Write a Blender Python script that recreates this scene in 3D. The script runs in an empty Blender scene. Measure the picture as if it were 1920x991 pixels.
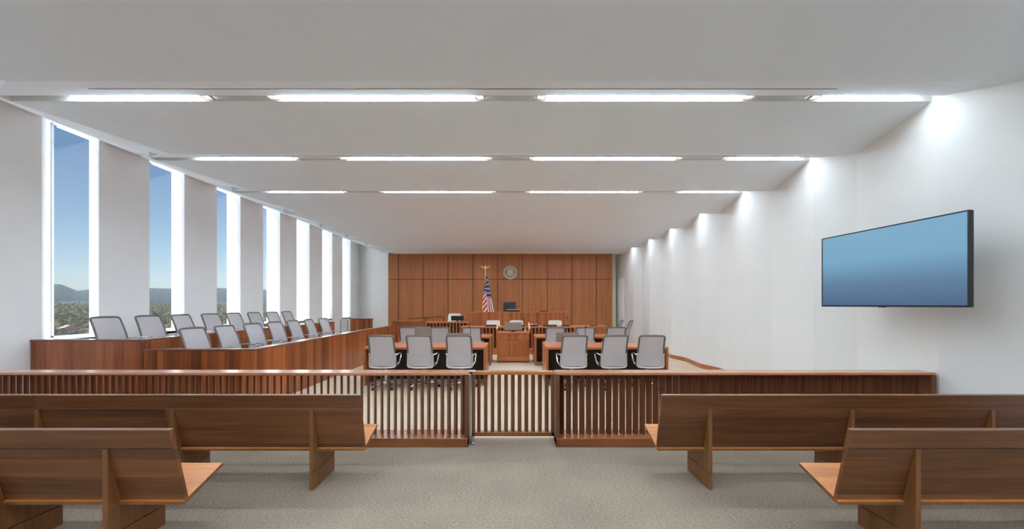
import bpy, bmesh, math, random
from mathutils import Vector, Matrix, noise
PI = math.pi
R = math.radians
S = bpy.context.scene
COL = S.collection
random.seed(7)
EYE = 1.6

# ------------------------------------------------------------------ helpers
def lin(c):
    out = []
    for v in c:
        v = v / 255.0
        out.append(v / 12.92 if v <= 0.04045 else ((v + 0.055) / 1.055) ** 2.4)
    return (out[0], out[1], out[2], 1.0)

class MB:
    """collects shapes that become ONE mesh object"""
    def __init__(s):
        s.v, s.f, s.uv = [], [], None
    def add(s, verts, faces):
        n = len(s.v)
        s.v += [tuple(p) for p in verts]
        s.f += [tuple(i + n for i in f) for f in faces]
        return s
    def box(s, x0, x1, y0, y1, z0, z1):
        v = [(x0, y0, z0), (x1, y0, z0), (x1, y1, z0), (x0, y1, z0), (x0, y0, z1), (x1, y0, z1), (x1, y1, z1), (x0, y1, z1)]
        return s.add(v, [(3, 2, 1, 0), (4, 5, 6, 7), (0, 1, 5, 4), (1, 2, 6, 5), (2, 3, 7, 6), (3, 0, 4, 7)])
    def quad(s, a, b, c, d):
        return s.add([a, b, c, d], [(0, 1, 2, 3)])
    def prism(s, poly, axis, a0, a1):
        """poly: 2-D outline; axis 'X': (y,z) outline, 'Y': (x,z), 'Z': (x,y)"""
        def P(p, a):
            return (a, p[0], p[1]) if axis == 'X' else (p[0], a, p[1]) if axis == 'Y' else (p[0], p[1], a)
        n = len(poly)
        v = [P(p, a0) for p in poly] + [P(p, a1) for p in poly]
        f = [tuple(range(n - 1, -1, -1)), tuple(range(n, 2 * n))]
        f += [(i, (i + 1) % n, n + (i + 1) % n, n + i) for i in range(n)]
        return s.add(v, f)
    def tube(s, pts, r, seg=8, closed=False, flat=1.0):
        pts = [Vector(p) for p in pts]
        n = len(pts)
        rr = r if isinstance(r, (list, tuple)) else [r] * n
        v, f = [], []
        nrm = None
        for i in range(n):
            if closed:
                t = pts[(i + 1) % n] - pts[i - 1]
            else:
                t = pts[min(i + 1, n - 1)] - pts[max(i - 1, 0)]
            t.normalize()
            if nrm is None:
                a = Vector((0, 0, 1)) if abs(t.z) < 0.9 else Vector((0, 1, 0))
                nrm = t.cross(a).normalized()
            else:
                nrm = (nrm - t * nrm.dot(t)).normalized()
            b = t.cross(nrm)
            for k in range(seg):
                a = 2 * PI * k / seg
                v.append(pts[i] + (nrm * math.cos(a) + b * math.sin(a) * flat) * rr[i])
        m = n if closed else n - 1
        for i in range(m):
            j = (i + 1) % n
            for k in range(seg):
                k2 = (k + 1) % seg
                f.append((i * seg + k, i * seg + k2, j * seg + k2, j * seg + k))
        if not closed:
            f.append(tuple(range(seg - 1, -1, -1)))
            f.append(tuple((n - 1) * seg + k for k in range(seg)))
        return s.add(v, f)
    def lathe(s, prof, c=(0, 0, 0), seg=20, axis='Z'):
        v, f = [], []
        n = len(prof)
        for i, (r, h) in enumerate(prof):
            for k in range(seg):
                a = 2 * PI * k / seg
                p = (r * math.cos(a), r * math.sin(a), h)
                if axis == 'Y':
                    p = (p[0], p[2], p[1])
                if axis == 'X':
                    p = (p[2], p[0], p[1])
                v.append((p[0] + c[0], p[1] + c[1], p[2] + c[2]))
        for i in range(n - 1):
            for k in range(seg):
                k2 = (k + 1) % seg
                f.append((i * seg + k, i * seg + k2, (i + 1) * seg + k2, (i + 1) * seg + k))
        f.append(tuple(range(seg - 1, -1, -1)))
        f.append(tuple((n - 1) * seg + k for k in range(seg)))
        return s.add(v, f)
    def ball(s, c, r, u=10, w=7, sc=(1, 1, 1)):
        prof = [(max(1e-4, math.sin(PI * i / w)) * r, -math.cos(PI * i / w) * r) for i in range(w + 1)]
        n0 = len(s.v)
        s.lathe(prof, (0, 0, 0), u)
        for i in range(n0, len(s.v)):
            p = s.v[i]
            s.v[i] = (p[0] * sc[0] + c[0], p[1] * sc[1] + c[1], p[2] * sc[2] + c[2])
        return s
    def xf(s, M):
        s.v = [tuple(M @ Vector(p)) for p in s.v]
        return s
    def build(s, name, mat, parent=None, loc=None, bevel=0.0, smooth=False, seg=2, recalc=True):
        me = bpy.data.meshes.new(name)
        me.from_pydata([tuple(p) for p in s.v], [], s.f)
        if recalc:
            bm = bmesh.new()
            bm.from_mesh(me)
            bmesh.ops.recalc_face_normals(bm, faces=bm.faces)
            bm.to_mesh(me)
            bm.free()
        if s.uv:
            ul = me.uv_layers.new(name='UVMap')
            for lp in me.loops:
                ul.data[lp.index].uv = s.uv[lp.vertex_index]
        if smooth:
            me.shade_smooth()
            me.set_sharp_from_angle(angle=math.radians(40))
        if mat:
            me.materials.append(mat)
        o = bpy.data.objects.new(name, me)
        COL.objects.link(o)
        if parent:
            o.parent = parent
        if loc:
            o.location = loc
        if bevel:
            b = o.modifiers.new('bevel', 'BEVEL')
            b.width = bevel
            b.segments = seg
            b.limit_method = 'ANGLE'
            b.angle_limit = math.radians(35)
        return o

def tag(o, label=None, cat=None, group=None, kind=None):
    for k, v in (('label', label), ('category', cat), ('group', group), ('kind', kind)):
        if v:
            o[k] = v
    return o

def thing(name, label, cat, loc=(0, 0, 0), rz=0.0, group=None, kind=None):
    o = bpy.data.objects.new(name, None)
    o.empty_display_size = 0.1
    COL.objects.link(o)
    o.location = loc
    o.rotation_euler = (0, 0, rz)
    return tag(o, label, cat, group, kind)

def copy_tree(o, parent=None):
    c = o.copy()
    COL.objects.link(c)
    c.parent = parent
    for ch in list(o.children):
        copy_tree(ch, c)
    return c

# ------------------------------------------------------------------ materials
def new_mat(name):
    m = bpy.data.materials.new(name)
    m.use_nodes = True
    nt = m.node_tree
    return m, nt, nt.nodes, nt.links, nt.nodes['Principled BSDF']

def plain(name, c, rough=0.5, metal=0.0, spec=0.5, bump=0.0, bscale=60.0, coat=0.0):
    m, nt, N, L, P = new_mat(name)
    P.inputs['Base Color'].default_value = lin(c)
    P.inputs['Roughness'].default_value = rough
    P.inputs['Metallic'].default_value = metal
    P.inputs['Specular IOR Level'].default_value = spec
    P.inputs['Coat Weight'].default_value = coat
    tc = N.new('ShaderNodeTexCoord')
    nz = N.new('ShaderNodeTexNoise')
    nz.inputs['Scale'].default_value = bscale
    nz.inputs['Detail'].default_value = 4
    L.new(tc.outputs['Object'], nz.inputs['Vector'])
    mx = N.new('ShaderNodeMix')
    mx.data_type = 'RGBA'
    mx.blend_type = 'MULTIPLY'
    mx.inputs[0].default_value = 0.06
    mx.inputs[6].default_value = lin(c)
    L.new(nz.outputs['Fac'], mx.inputs[7])
    L.new(mx.outputs[2], P.inputs['Base Color'])
    if bump:
        b = N.new('ShaderNodeBump')
        b.inputs['Strength'].default_value = bump
        b.inputs['Distance'].default_value = 0.01
        L.new(nz.outputs['Fac'], b.inputs['Height'])
        L.new(b.outputs['Normal'], P.inputs['Normal'])
    return m

def emit(name, c, s):
    m, nt, N, L, P = new_mat(name)
    P.inputs['Base Color'].default_value = (0.8, 0.8, 0.8, 1)
    P.inputs['Emission Color'].default_value = lin(c)
    P.inputs['Emission Strength'].default_value = s
    return m

def wood(name, dark, mid, light, along='X', board=None, rough=0.35, coat=0.15, vary=0.35, fine=55.0, groove=0.0):
    """grain runs along one axis; board=(axis,width) gives each veneer board its own tone"""
    m, nt, N, L, P = new_mat(name)
    tc = N.new('ShaderNodeTexCoord')
    oi = N.new('ShaderNodeObjectInfo')
    ad = N.new('ShaderNodeVectorMath')
    ad.operation = 'ADD'
    sc = N.new('ShaderNodeVectorMath')
    sc.operation = 'SCALE'
    sc.inputs['Scale'].default_value = 7.0
    cmb = N.new('ShaderNodeCombineXYZ')
    for i in range(3):
        L.new(oi.outputs['Random'], cmb.inputs[i])
    L.new(cmb.outputs[0], sc.inputs[0])
    L.new(tc.outputs['Object'], ad.inputs[0])
    L.new(sc.outputs[0], ad.inputs[1])
    sep = N.new('ShaderNodeSeparateXYZ')
    L.new(tc.outputs['Object'], sep.inputs[0])
    vec = ad.outputs[0]
    wn = None
    if board:
        mods = []
        for ax, w in board:
            d = N.new('ShaderNodeMath')
            d.operation = 'DIVIDE'
            d.inputs[1].default_value = w
            L.new(sep.outputs['XYZ'.index(ax)], d.inputs[0])
            fl = N.new('ShaderNodeMath')
            fl.operation = 'FLOOR'
            L.new(d.outputs[0], fl.inputs[0])
            mods.append((fl, d))
        cx = N.new('ShaderNodeCombineXYZ')
        for i, (fl, d) in enumerate(mods):
            L.new(fl.outputs[0], cx.inputs[i])
        L.new(oi.outputs['Random'], cx.inputs[2])
        wn = N.new('ShaderNodeTexWhiteNoise')
        wn.noise_dimensions = '3D'
        L.new(cx.outputs[0], wn.inputs['Vector'])
        ad2 = N.new('ShaderNodeVectorMath')
        ad2.operation = 'ADD'
        s2 = N.new('ShaderNodeVectorMath')
        s2.operation = 'SCALE'
        s2.inputs['Scale'].default_value = 5.0
        L.new(wn.outputs['Color'], s2.inputs[0])
        L.new(vec, ad2.inputs[0])
        L.new(s2.outputs[0], ad2.inputs[1])
        vec = ad2.outputs[0]
    mp = N.new('ShaderNodeMapping')
    g = [fine, fine, fine]
    g['XYZ'.index(along)] = fine * 0.03
    mp.inputs['Scale'].default_value = g
    L.new(vec, mp.inputs['Vector'])
    n1 = N.new('ShaderNodeTexNoise')
    n1.inputs['Scale'].default_value = 1.0
    n1.inputs['Detail'].default_value = 6
    n1.inputs['Roughness'].default_value = 0.65
    n1.inputs['Distortion'].default_value = 0.6
    L.new(mp.outputs[0], n1.inputs['Vector'])
    mp2 = N.new('ShaderNodeMapping')
    g2 = [9.0, 9.0, 9.0]
    g2['XYZ'.index(along)] = 0.7
    mp2.inputs['Scale'].default_value = g2
    L.new(vec, mp2.inputs['Vector'])
    n2 = N.new('ShaderNodeTexNoise')
    n2.inputs['Scale'].default_value = 1.0
    n2.inputs['Detail'].default_value = 3
    n2.inputs['Distortion'].default_value = 1.2
    L.new(mp2.outputs[0], n2.inputs['Vector'])
    mix = N.new('ShaderNodeMath')
    mix.operation = 'MULTIPLY_ADD'
    mix.inputs[1].default_value = 0.5
    hf = N.new('ShaderNodeMath')
    hf.operation = 'MULTIPLY'
    hf.inputs[1].default_value = 0.5
    L.new(n2.outputs['Fac'], hf.inputs[0])
    L.new(n1.outputs['Fac'], mix.inputs[0])
    L.new(hf.outputs[0], mix.inputs[2])
    fac = mix.outputs[0]
    if wn:
        mm = N.new('ShaderNodeMath')
        mm.operation = 'MULTIPLY_ADD'
        mm.inputs[1].default_value = vary
        sb = N.new('ShaderNodeMath')
        sb.operation = 'SUBTRACT'
        sb.inputs[1].default_value = 0.5
        L.new(wn.outputs['Value'], sb.inputs[0])
        L.new(sb.outputs[0], mm.inputs[0])
        L.new(fac, mm.inputs[2])
        fac = mm.outputs[0]
    cr = N.new('ShaderNodeValToRGB')
    e = cr.color_ramp.elements
    e[0].position = 0.25
    e[0].color = lin(dark)
    e[1].position = 0.75
    e[1].color = lin(light)
    k = e.new(0.5)
    k.color = lin(mid)
    L.new(fac, cr.inputs['Fac'])
    L.new(cr.outputs['Color'], P.inputs['Base Color'])
    P.inputs['Roughness'].default_value = rough
    P.inputs['Coat Weight'].default_value = coat
    P.inputs['Coat Roughness'].default_value = 0.25
    b = N.new('ShaderNodeBump')
    b.inputs['Strength'].default_value = 0.03
    b.inputs['Distance'].default_value = 0.004
    L.new(n1.outputs['Fac'], b.inputs['Height'])
    L.new(b.outputs['Normal'], P.inputs['Normal'])
    return m

PEW = wood('pew_walnut', (62, 36, 18), (112, 68, 38), (146, 92, 54), 'X', [('Z', 0.125), ('X', 1.7)], 0.38, 0.12, 0.24)
PEWRAIL = wood('pew_walnut_rail', (80, 48, 27), (114, 70, 40), (142, 90, 54), 'X', None, 0.3, 0.25)
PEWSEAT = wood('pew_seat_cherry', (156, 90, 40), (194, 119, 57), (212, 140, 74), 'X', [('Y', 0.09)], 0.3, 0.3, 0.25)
PEWLEG = wood('pew_leg_oak', (98, 62, 32), (128, 84, 46), (150, 102, 60), 'Z', None, 0.4, 0.1)
BARW = wood('rail_wood', (76, 42, 24), (112, 64, 38), (142, 86, 52), 'Z', None, 0.4, 0.1)
BARH = wood('rail_cap_wood', (138, 80, 40), (174, 106, 56), (194, 126, 72), 'X', None, 0.2, 0.45)
BARB = wood('rail_base_wood', (98, 56, 26), (136, 80, 40), (160, 100, 54), 'X', None, 0.35, 0.2)
JURY = wood('jury_panel_wood', (100, 50, 22), (148, 78, 38), (176, 100, 54), 'Z', [('X', 0.085), ('Y', 0.085)], 0.32, 0.25, 0.42)
JURYC = wood('jury_cap_wood', (96, 56, 36), (130, 80, 52), (150, 98, 66), 'Y', None, 0.16, 0.6)
BACKW = wood('court_wall_veneer', (146, 84, 42), (172, 104, 56), (190, 120, 70), 'Z', [('X', 0.05)], 0.42, 0.1, 0.16)
TABTOP = wood('table_top_wood', (158, 80, 36), (188, 100, 48), (204, 118, 62), 'X', None, 0.3, 0.2)
TABSIDE = wood('table_side_wood', (130, 72, 36), (168, 98, 52), (188, 116, 66), 'Z', None, 0.35, 0.2)
DESKW = wood('desk_wood', (134, 70, 30), (170, 94, 44), (190, 112, 58), 'Z', [('X', 0.07)], 0.35, 0.2, 0.35)
DESKCAP = wood('desk_cap_wood', (160, 88, 44), (188, 108, 60), (204, 128, 76), 'X', None, 0.3, 0.3)
DARKIN = plain('table_modesty_dark', (50, 36, 30), 0.55)
WHITE = plain('wall_paint_white', (246, 247, 247), 0.6, bscale=3)
CEILM = plain('ceiling_paint', (234, 244, 252), 0.7, bscale=3)
SOFF = plain('soffit_paint', (244, 250, 255), 0.7, bscale=3)
BEIGE = plain('beige_trim', (205, 190, 165), 0.6)
GREYREC = plain('slot_grey', (222, 222, 220), 0.6)
FIXT = plain('fixture_grey', (196, 194, 190), 0.45)
CHROME = plain('polished_aluminium', (225, 226, 228), 0.14, 1.0)
SATIN = plain('satin_steel', (190, 188, 184), 0.3, 1.0)
BLACK = plain('black_plastic', (20, 20, 22), 0.4)
LEATH = plain('black_leather', (34, 35, 40), 0.42, bump=0.2, bscale=80)
NAVY = plain('seat_fabric_navy', (38, 42, 62), 0.85, bump=0.3, bscale=300)
CHFR = plain('chair_frame_grey', (112, 108, 102), 0.4, 0.3)
CHLOW = plain('chair_lower_shell', (206, 204, 198), 0.35, 0.4)
CREAM = plain('cream_upholstery', (226, 216, 200), 0.7)
GOLD = plain('gilt', (232, 196, 110), 0.3, 0.9)
GOLDF = plain('gold_fringe', (228, 160, 30), 0.7)
BRONZE = plain('seal_bronze', (178, 166, 144), 0.42, 0.5)
BRONZL = plain('seal_relief', (214, 202, 176), 0.42, 0.4)
BRONZD = plain('seal_field', (150, 140, 122), 0.5, 0.4)
MONG = plain('monitor_grey', (132, 124, 112), 0.5)
SHADE = plain('roller_shade_white', (235, 236, 238), 0.5)
WFRAME = plain('window_frame', (222, 226, 230), 0.4)
TVB = plain('tv_black', (24, 25, 30), 0.35)

def carpet(name, a, b, lines, sc=190.0):
    m, nt, N, L, P = new_mat(name)
    tc = N.new('ShaderNodeTexCoord')
    mp = N.new('ShaderNodeMapping')
    mp.inputs['Scale'].default_value = (0.28, 1, 1)
    L.new(tc.outputs['Object'], mp.inputs['Vector'])
    nz = N.new('ShaderNodeTexNoise')
    nz.inputs['Scale'].default_value = sc
    nz.inputs['Detail'].default_value = 5
    nz.inputs['Roughness'].default_value = 0.75
    L.new(mp.outputs[0], nz.inputs['Vector'])
    wv = N.new('ShaderNodeTexWave')
    wv.bands_direction = 'Y'
    wv.inputs['Scale'].default_value = lines
    wv.inputs['Distortion'].default_value = 1.5
    wv.inputs['Detail'].default_value = 3
    L.new(tc.outputs['Object'], wv.inputs['Vector'])
    big = N.new('ShaderNodeTexNoise')
    big.inputs['Scale'].default_value = 1.3
    L.new(tc.outputs['Object'], big.inputs['Vector'])
    ad = N.new('ShaderNodeMath')
    ad.operation = 'MULTIPLY_ADD'
    ad.inputs[1].default_value = 0.22
    L.new(wv.outputs['Fac'], ad.inputs[0])
    L.new(nz.outputs['Fac'], ad.inputs[2])
    ad2 = N.new('ShaderNodeMath')
    ad2.operation = 'MULTIPLY_ADD'
    ad2.inputs[1].default_value = 0.18
    L.new(big.outputs['Fac'], ad2.inputs[0])
    L.new(ad.outputs[0], ad2.inputs[2])
    cr = N.new('ShaderNodeValToRGB')
    e = cr.color_ramp.elements
    e[0].position = 0.45
    e[0].color = lin(a)
    e[1].position = 0.92
    e[1].color = lin(b)
    L.new(ad2.outputs[0], cr.inputs['Fac'])
    L.new(cr.outputs['Color'], P.inputs['Base Color'])
    P.inputs['Roughness'].default_value = 0.95
    P.inputs['Specular IOR Level'].default_value = 0.1
    bp = N.new('ShaderNodeBump')
    bp.inputs['Strength'].default_value = 0.5
    bp.inputs['Distance'].default_value = 0.006
    L.new(nz.outputs['Fac'], bp.inputs['Height'])
    L.new(bp.outputs['Normal'], P.inputs['Normal'])
    return m
CARPG = carpet('gallery_carpet', (82, 70, 60), (184, 166, 147), 40, 150.0)
CARPW = carpet('court_carpet', (164, 143, 120), (216, 197, 172), 30)

def glass_mat():
    m, nt, N, L, P = new_mat('window_glass')
    N.remove(P)
    out = N['Material Output']
    t = N.new('ShaderNodeBsdfTransparent')
    t.inputs['Color'].default_value = (0.94, 0.96, 0.97, 1)
    g = N.new('ShaderNodeBsdfGlossy')
    g.inputs['Roughness'].default_value = 0.02
    lw = N.new('ShaderNodeLayerWeight')
    lw.inputs['Blend'].default_value = 0.5
    pw = N.new('ShaderNodeMath')
    pw.operation = 'POWER'
    pw.inputs[1].default_value = 5.0
    L.new(lw.outputs['Facing'], pw.inputs[0])
    fr = N.new('ShaderNodeMath')
    fr.operation = 'MULTIPLY_ADD'
    fr.inputs[1].default_value = 0.5
    fr.inputs[2].default_value = 0.02
    L.new(pw.outputs[0], fr.inputs[0])
    mx = N.new('ShaderNodeMixShader')
    L.new(fr.outputs[0], mx.inputs[0])
    L.new(t.outputs[0], mx.inputs[1])
    L.new(g.outputs[0], mx.inputs[2])
    L.new(mx.outputs[0], out.inputs['Surface'])
    return m
GLASS = glass_mat()

def mesh_fabric(name, c, alpha):
    m, nt, N, L, P = new_mat(name)
    out = N['Material Output']
    P.inputs['Base Color'].default_value = lin(c)
    P.inputs['Roughness'].default_value = 0.6
    P.inputs['Sheen Weight'].default_value = 0.2
    tr = N.new('ShaderNodeBsdfTransparent')
    tl = N.new('ShaderNodeBsdfTranslucent')
    tl.inputs['Color'].default_value = lin(c)
    m1 = N.new('ShaderNodeMixShader')
    m1.inputs[0].default_value = 0.35
    L.new(P.outputs[0], m1.inputs[1])
    L.new(tl.outputs[0], m1.inputs[2])
    tc = N.new('ShaderNodeTexCoord')
    ck = N.new('ShaderNodeTexChecker')
    ck.inputs['Scale'].default_value = 500
    L.new(tc.outputs['Object'], ck.inputs['Vector'])
    mu = N.new('ShaderNodeMath')
    mu.operation = 'MULTIPLY'
    mu.inputs[1].default_value = alpha * 2
    L.new(ck.outputs['Fac'], mu.inputs[0])
    m2 = N.new('ShaderNodeMixShader')
    L.new(mu.outputs[0], m2.inputs[0])
    L.new(m1.outputs[0], m2.inputs[1])
    L.new(tr.outputs[0], m2.inputs[2])
    L.new(m2.outputs[0], out.inputs['Surface'])
    return m
MESHF = mesh_fabric('chair_mesh_fabric', (214, 208, 210), 0.14)

def leaf_mat(name, stops):
    m, nt, N, L, P = new_mat(name)
    oi = N.new('ShaderNodeObjectInfo')
    tc = N.new('ShaderNodeTexCoord')
    nz = N.new('ShaderNodeTexNoise')
    nz.inputs['Scale'].default_value = 0.35
    nz.inputs['Detail'].default_value = 6
    nz.inputs['Roughness'].default_value = 0.8
    L.new(tc.outputs['Object'], nz.inputs['Vector'])
    ad = N.new('ShaderNodeMath')
    ad.operation = 'MULTIPLY_ADD'
    ad.inputs[1].default_value = 0.5
    hf = N.new('ShaderNodeMath')
    hf.operation = 'MULTIPLY'
    hf.inputs[1].default_value = 0.55
    L.new(oi.outputs['Random'], hf.inputs[0])
    L.new(nz.outputs['Fac'], ad.inputs[0])
    L.new(hf.outputs[0], ad.inputs[2])
    cr = N.new('ShaderNodeValToRGB')
    e = cr.color_ramp.elements
    e[0].position = 0.1
    e[0].color = lin(stops[0])
    e[1].position = 0.85
    e[1].color = lin(stops[-1])
    for i, c in enumerate(stops[1:-1]):
        k = e.new(0.1 + 0.75 * (i + 1) / (len(stops) - 1))
        k.color = lin(c)
    L.new(ad.outputs[0], cr.inputs['Fac'])
    L.new(cr.outputs['Color'], P.inputs['Base Color'])
    P.inputs['Roughness'].default_value = 0.85
    P.inputs['Specular IOR Level'].default_value = 0.1
    return m
LEAF = leaf_mat('tree_foliage', [(26, 34, 18), (48, 56, 26), (80, 78, 36), (94, 82, 44)])
WOODL = leaf_mat('woodland_foliage', [(28, 36, 24), (42, 50, 30), (60, 64, 38), (70, 68, 44)])
HILLM = leaf_mat('forested_hill', [(28, 38, 36), (34, 46, 44), (40, 52, 48)])
GRASSM = leaf_mat('valley_grass', [(64, 66, 42), (84, 82, 52), (98, 90, 62)])

# ------------------------------------------------------------------ camera, render look
F = 720.0
cd = bpy.data.cameras.new('camera')
cam = bpy.data.objects.new('camera', cd)
COL.objects.link(cam)
cam.location = (0, 0, EYE)
cam.rotation_euler = (PI / 2, 0, 0)
cd.sensor_width = 36
cd.lens = 36 * F / 1920
cd.shift_x = 2.0 / 1920
cd.shift_y = (571 - 495.5) / 1920
cd.clip_start = 0.05
cd.clip_end = 20000
S.camera = cam
S.view_settings.view_transform = 'Standard'
S.view_settings.look = 'None'
S.view_settings.gamma = 1
S.view_settings.use_curve_mapping = False
S.view_settings.exposure = 0.36
S.cycles.use_denoising = True
S.cycles.max_bounces = 14
S.cycles.diffuse_bounces = 10
S.cycles.transparent_max_bounces = 24
S.cycles.sample_clamp_indirect = 8

# ------------------------------------------------------------------ the room's geometry
MOD = 1.80
XI, XG = -7.39, -8.10             # inner face of the window wall, plane of the glass
WN, WGN, WGF, WF = 6.05, 6.81, 7.43, 6.89   # one slot: near inner, near glass, far glass, far inner
K0, K1 = -5, 8
ZS, ZE = EYE + 2.33, EYE + 2.165   # ceiling: light slot height, low edge of each fold
SLOT0, SLOT1, EDGE = 4.28, 4.40, 5.52
XA, XB, XR = -5.73, -4.90, 5.2
SILL = 1.02
ZTI, ZTG = EYE + 2.96, EYE + 3.23

def struct(name, m, mat, **k):
    return tag(m.build(name, mat, **k), kind='structure')

# floors
struct('floor', MB().box(-7.6, 5.2, -5.1, 4.62, -0.12, 0.0), CARPG)
struct('floor_court', MB().box(-7.6, 5.2, 4.62, 19.2, -0.12, 0.0), CARPW)

# ceiling: folded panels with a recessed slot at each fold
def yk(y, k):
    return y + MOD * k
cm, sm, rec = MB(), MB(), MB()
for k in range(K0, K1 + 1):
    s0, s1, e = yk(SLOT0, k), yk(SLOT1, k), yk(EDGE, k)
    e0 = yk(EDGE, k - 1)
    # rising strip from the previous low edge to the slot
    cm.quad((XB, e0, ZE), (XR, e0, ZE), (XR, s0, ZS), (XA, s0, ZS))
    # recess
    rec.quad((XA, s0, ZS), (XR, s0, ZS), (XR, s0, ZS + .09), (XA, s0, ZS + .09))
    rec.quad((XA, s0, ZS + .09), (XR, s0, ZS + .09), (XR, s1, ZS + .09), (XA, s1, ZS + .09))
    rec.quad((XA, s1, ZS), (XR, s1, ZS), (XR, s1, ZS + .09), (XA, s1, ZS + .09))
    rec.quad((XA, s0, ZS), (XA, s1, ZS), (XA, s1, ZS + .09), (XA, s0, ZS + .09))
    # falling panel
    cm.quad((XA, s1, ZS), (XR, s1, ZS), (XR, e, ZE), (XB, e, ZE))
    # soffit rising to the window wall
    A, B = (XA, s1, ZS), (XB, e, ZE)
    A0 = (XA, s0, ZS)
    D, C = (XI, yk(WN, k) - 0.06, ZTI), (XI, yk(7.59, k), ZTI)
    C0 = (XI, yk(7.59, k - 1), ZTI)
    sm.quad(A, B, C, D)
    sm.quad((XB, e0, ZE), A0, D, C0)
    sm.quad(A0, A, D, D)
    sm.f[-1] = sm.f[-1][:3]
    # head of the slot over the glass
    h = [(XI, yk(WN, k) - .02, ZTI), (XI, yk(WF, k) + .02, ZTI), (XG - .05, yk(WGF, k) + .05, ZTG), (XG - .05, yk(WGN, k) - .05, ZTG)]
    sm.quad(*h)
struct('ceiling', cm, CEILM, recalc=False)
struct('ceiling_soffit', sm, SOFF, recalc=False)
struct('ceiling_slot_trim', rec, GREYREC, recalc=False)

# window wall
wl = MB()
y_start, y_end = -5.1, 18.8
wl.box(XI - .12, XI, y_start, y_end, 0, SILL)
for k in range(K0, K1):
    n, f = yk(WN, k), yk(WF, k)
    nxt = yk(WN, k + 1) if k < K1 - 1 else y_end
    g0, g1 = yk(WGN, k), yk(WGF, k)
    if f > y_end:
        break
    nxt = y_end + .06 if nxt > 18.5 else nxt
    # pier, as a solid prism: inner face, both splayed jambs, outer face
    gn = yk(WGN, k + 1)
    wl.prism([(XI, f), (XI, nxt), (XG - .06, gn), (XG - .06, g1)], 'Z', SILL, ZTG + .02)
    # sill
    wl.prism([(XI + .0, n), (XI + .0, f), (XG - .06, g1), (XG - .06, g0)], 'Z', SILL - .04, SILL)
wl.prism([(XI, y_start), (XI, yk(WN, K0)), (XG - .06, yk(WGN, K0)), (XG - .06, y_start)], 'Z', SILL, ZTG + .02)
struct('wall_left', wl, WHITE)

for k in range(K0, 7):
    w = thing('window_%d' % (k - K0 + 1), None, None, kind='structure')
    g0, g1 = yk(WGN, k), yk(WGF, k)
    MB().box(XG - .012, XG, g0 - .02, g1 + .02, SILL - .02, ZTG + .01).build('pane', GLASS, w)
    fr = MB()
    fr.box(XG - .05, XG - .013, g0 - .02, g1 + .02, SILL, SILL + .025)
    fr.box(XG - .05, XG - .013, g0 - .02, g1 + .02, ZTG - .02, ZTG + .01)
    fr.box(XG - .05, XG - .013, g0 - .02, g0 + .008, SILL, ZTG)
    fr.box(XG - .05, XG - .013, g1 - .008, g1 + .02, SILL, ZTG)
    fr.build('window_frame', WFRAME, w)
    MB().box(XG + .01, XG + .07, g0 + .02, g1 - .02, ZTG - .075, ZTG - .03).build('roller_shade', SHADE, w, bevel=.01)

# zigzag wall on the right
prof = []
for k in range(K0, 7):
    prof += [(4.81, yk(4.31, k)), (4.95, yk(5.49, k))]
prof = [(4.95, -5.1)] + prof[:-1] + [(4.81, 17.9)]
wr = MB()
outer = [(5.2, prof[-1][1]), (5.2, prof[0][1])]
wr.prism(prof + outer, 'Z', 0, ZS + .2)
struct('wall_right', wr, plain('wall_white_toned_down', (228, 227, 223), 0.6, bscale=3))  # wall white darkened in colour to offset the strong light on this side
bb = MB()
pb = [p for p in prof if 4.2 < p[1] < 17]
bb.prism([(p[0] - .016, p[1]) for p in pb] + [(p[0] + .01, p[1]) for p in reversed(pb)], 'Z', 0, 0.11)
struct('baseboard_right', bb, TABSIDE)

# end of the court: veneered wall, flanks, passage
YB = 16.95
wb = MB()
seams = [728, 747.2, 793.6, 840, 886.5, 933, 979.4, 1025.8, 1072.2, 1118.3, 1148]
sx = [(p - 958) * YB / F for p in seams]
gap = 0.012
for a, b in zip(sx[:-1], sx[1:]):
    wb.box(a + gap, b - gap, YB, YB + .03, 0.0, 2.715)
    wb.box(a + gap, b - gap, YB, YB + .03, 2.74, ZS + .1)
wbo = struct('wall_back', wb, BACKW, bevel=.004)
struct('wall_back_core', MB().box(sx[0], sx[-1], YB + .03, YB + .2, 0, ZS + .1), DARKIN)
struct('wall_back_left', MB().prism([(XI, 18.8), (sx[0], YB), (sx[0] - .0, YB + .25), (XI, 19.1)], 'Z', 0, ZTI + .3), WHITE)
struct('trim_1', MB().box(sx[-1], 4.63, YB, YB + .2, 0, ZS + .1), BEIGE)
struct('wall_back_right', MB().box(4.63, 5.2, 17.85, 18.0, 0, ZS + .1), WHITE)
dr = thing('door_1', None, None, (0, 0, 0), kind='structure')
MB().box(4.772, 4.81, 16.3, 17.15, 0, 2.75).build('door_leaf', WHITE, dr)
MB().box(4.765, 4.812, 17.16, 17.22, 0, 2.78).build('door_frame', FIXT, dr)
struct('wall_front', MB().box(-8.2, 5.2, -5.3, -5.1, 0, ZTG + .1), WHITE)
struct('dais_floor', MB().box(-1.6, 2.2, 14.1, 16.94, 0.001, 0.45), CARPW)

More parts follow.
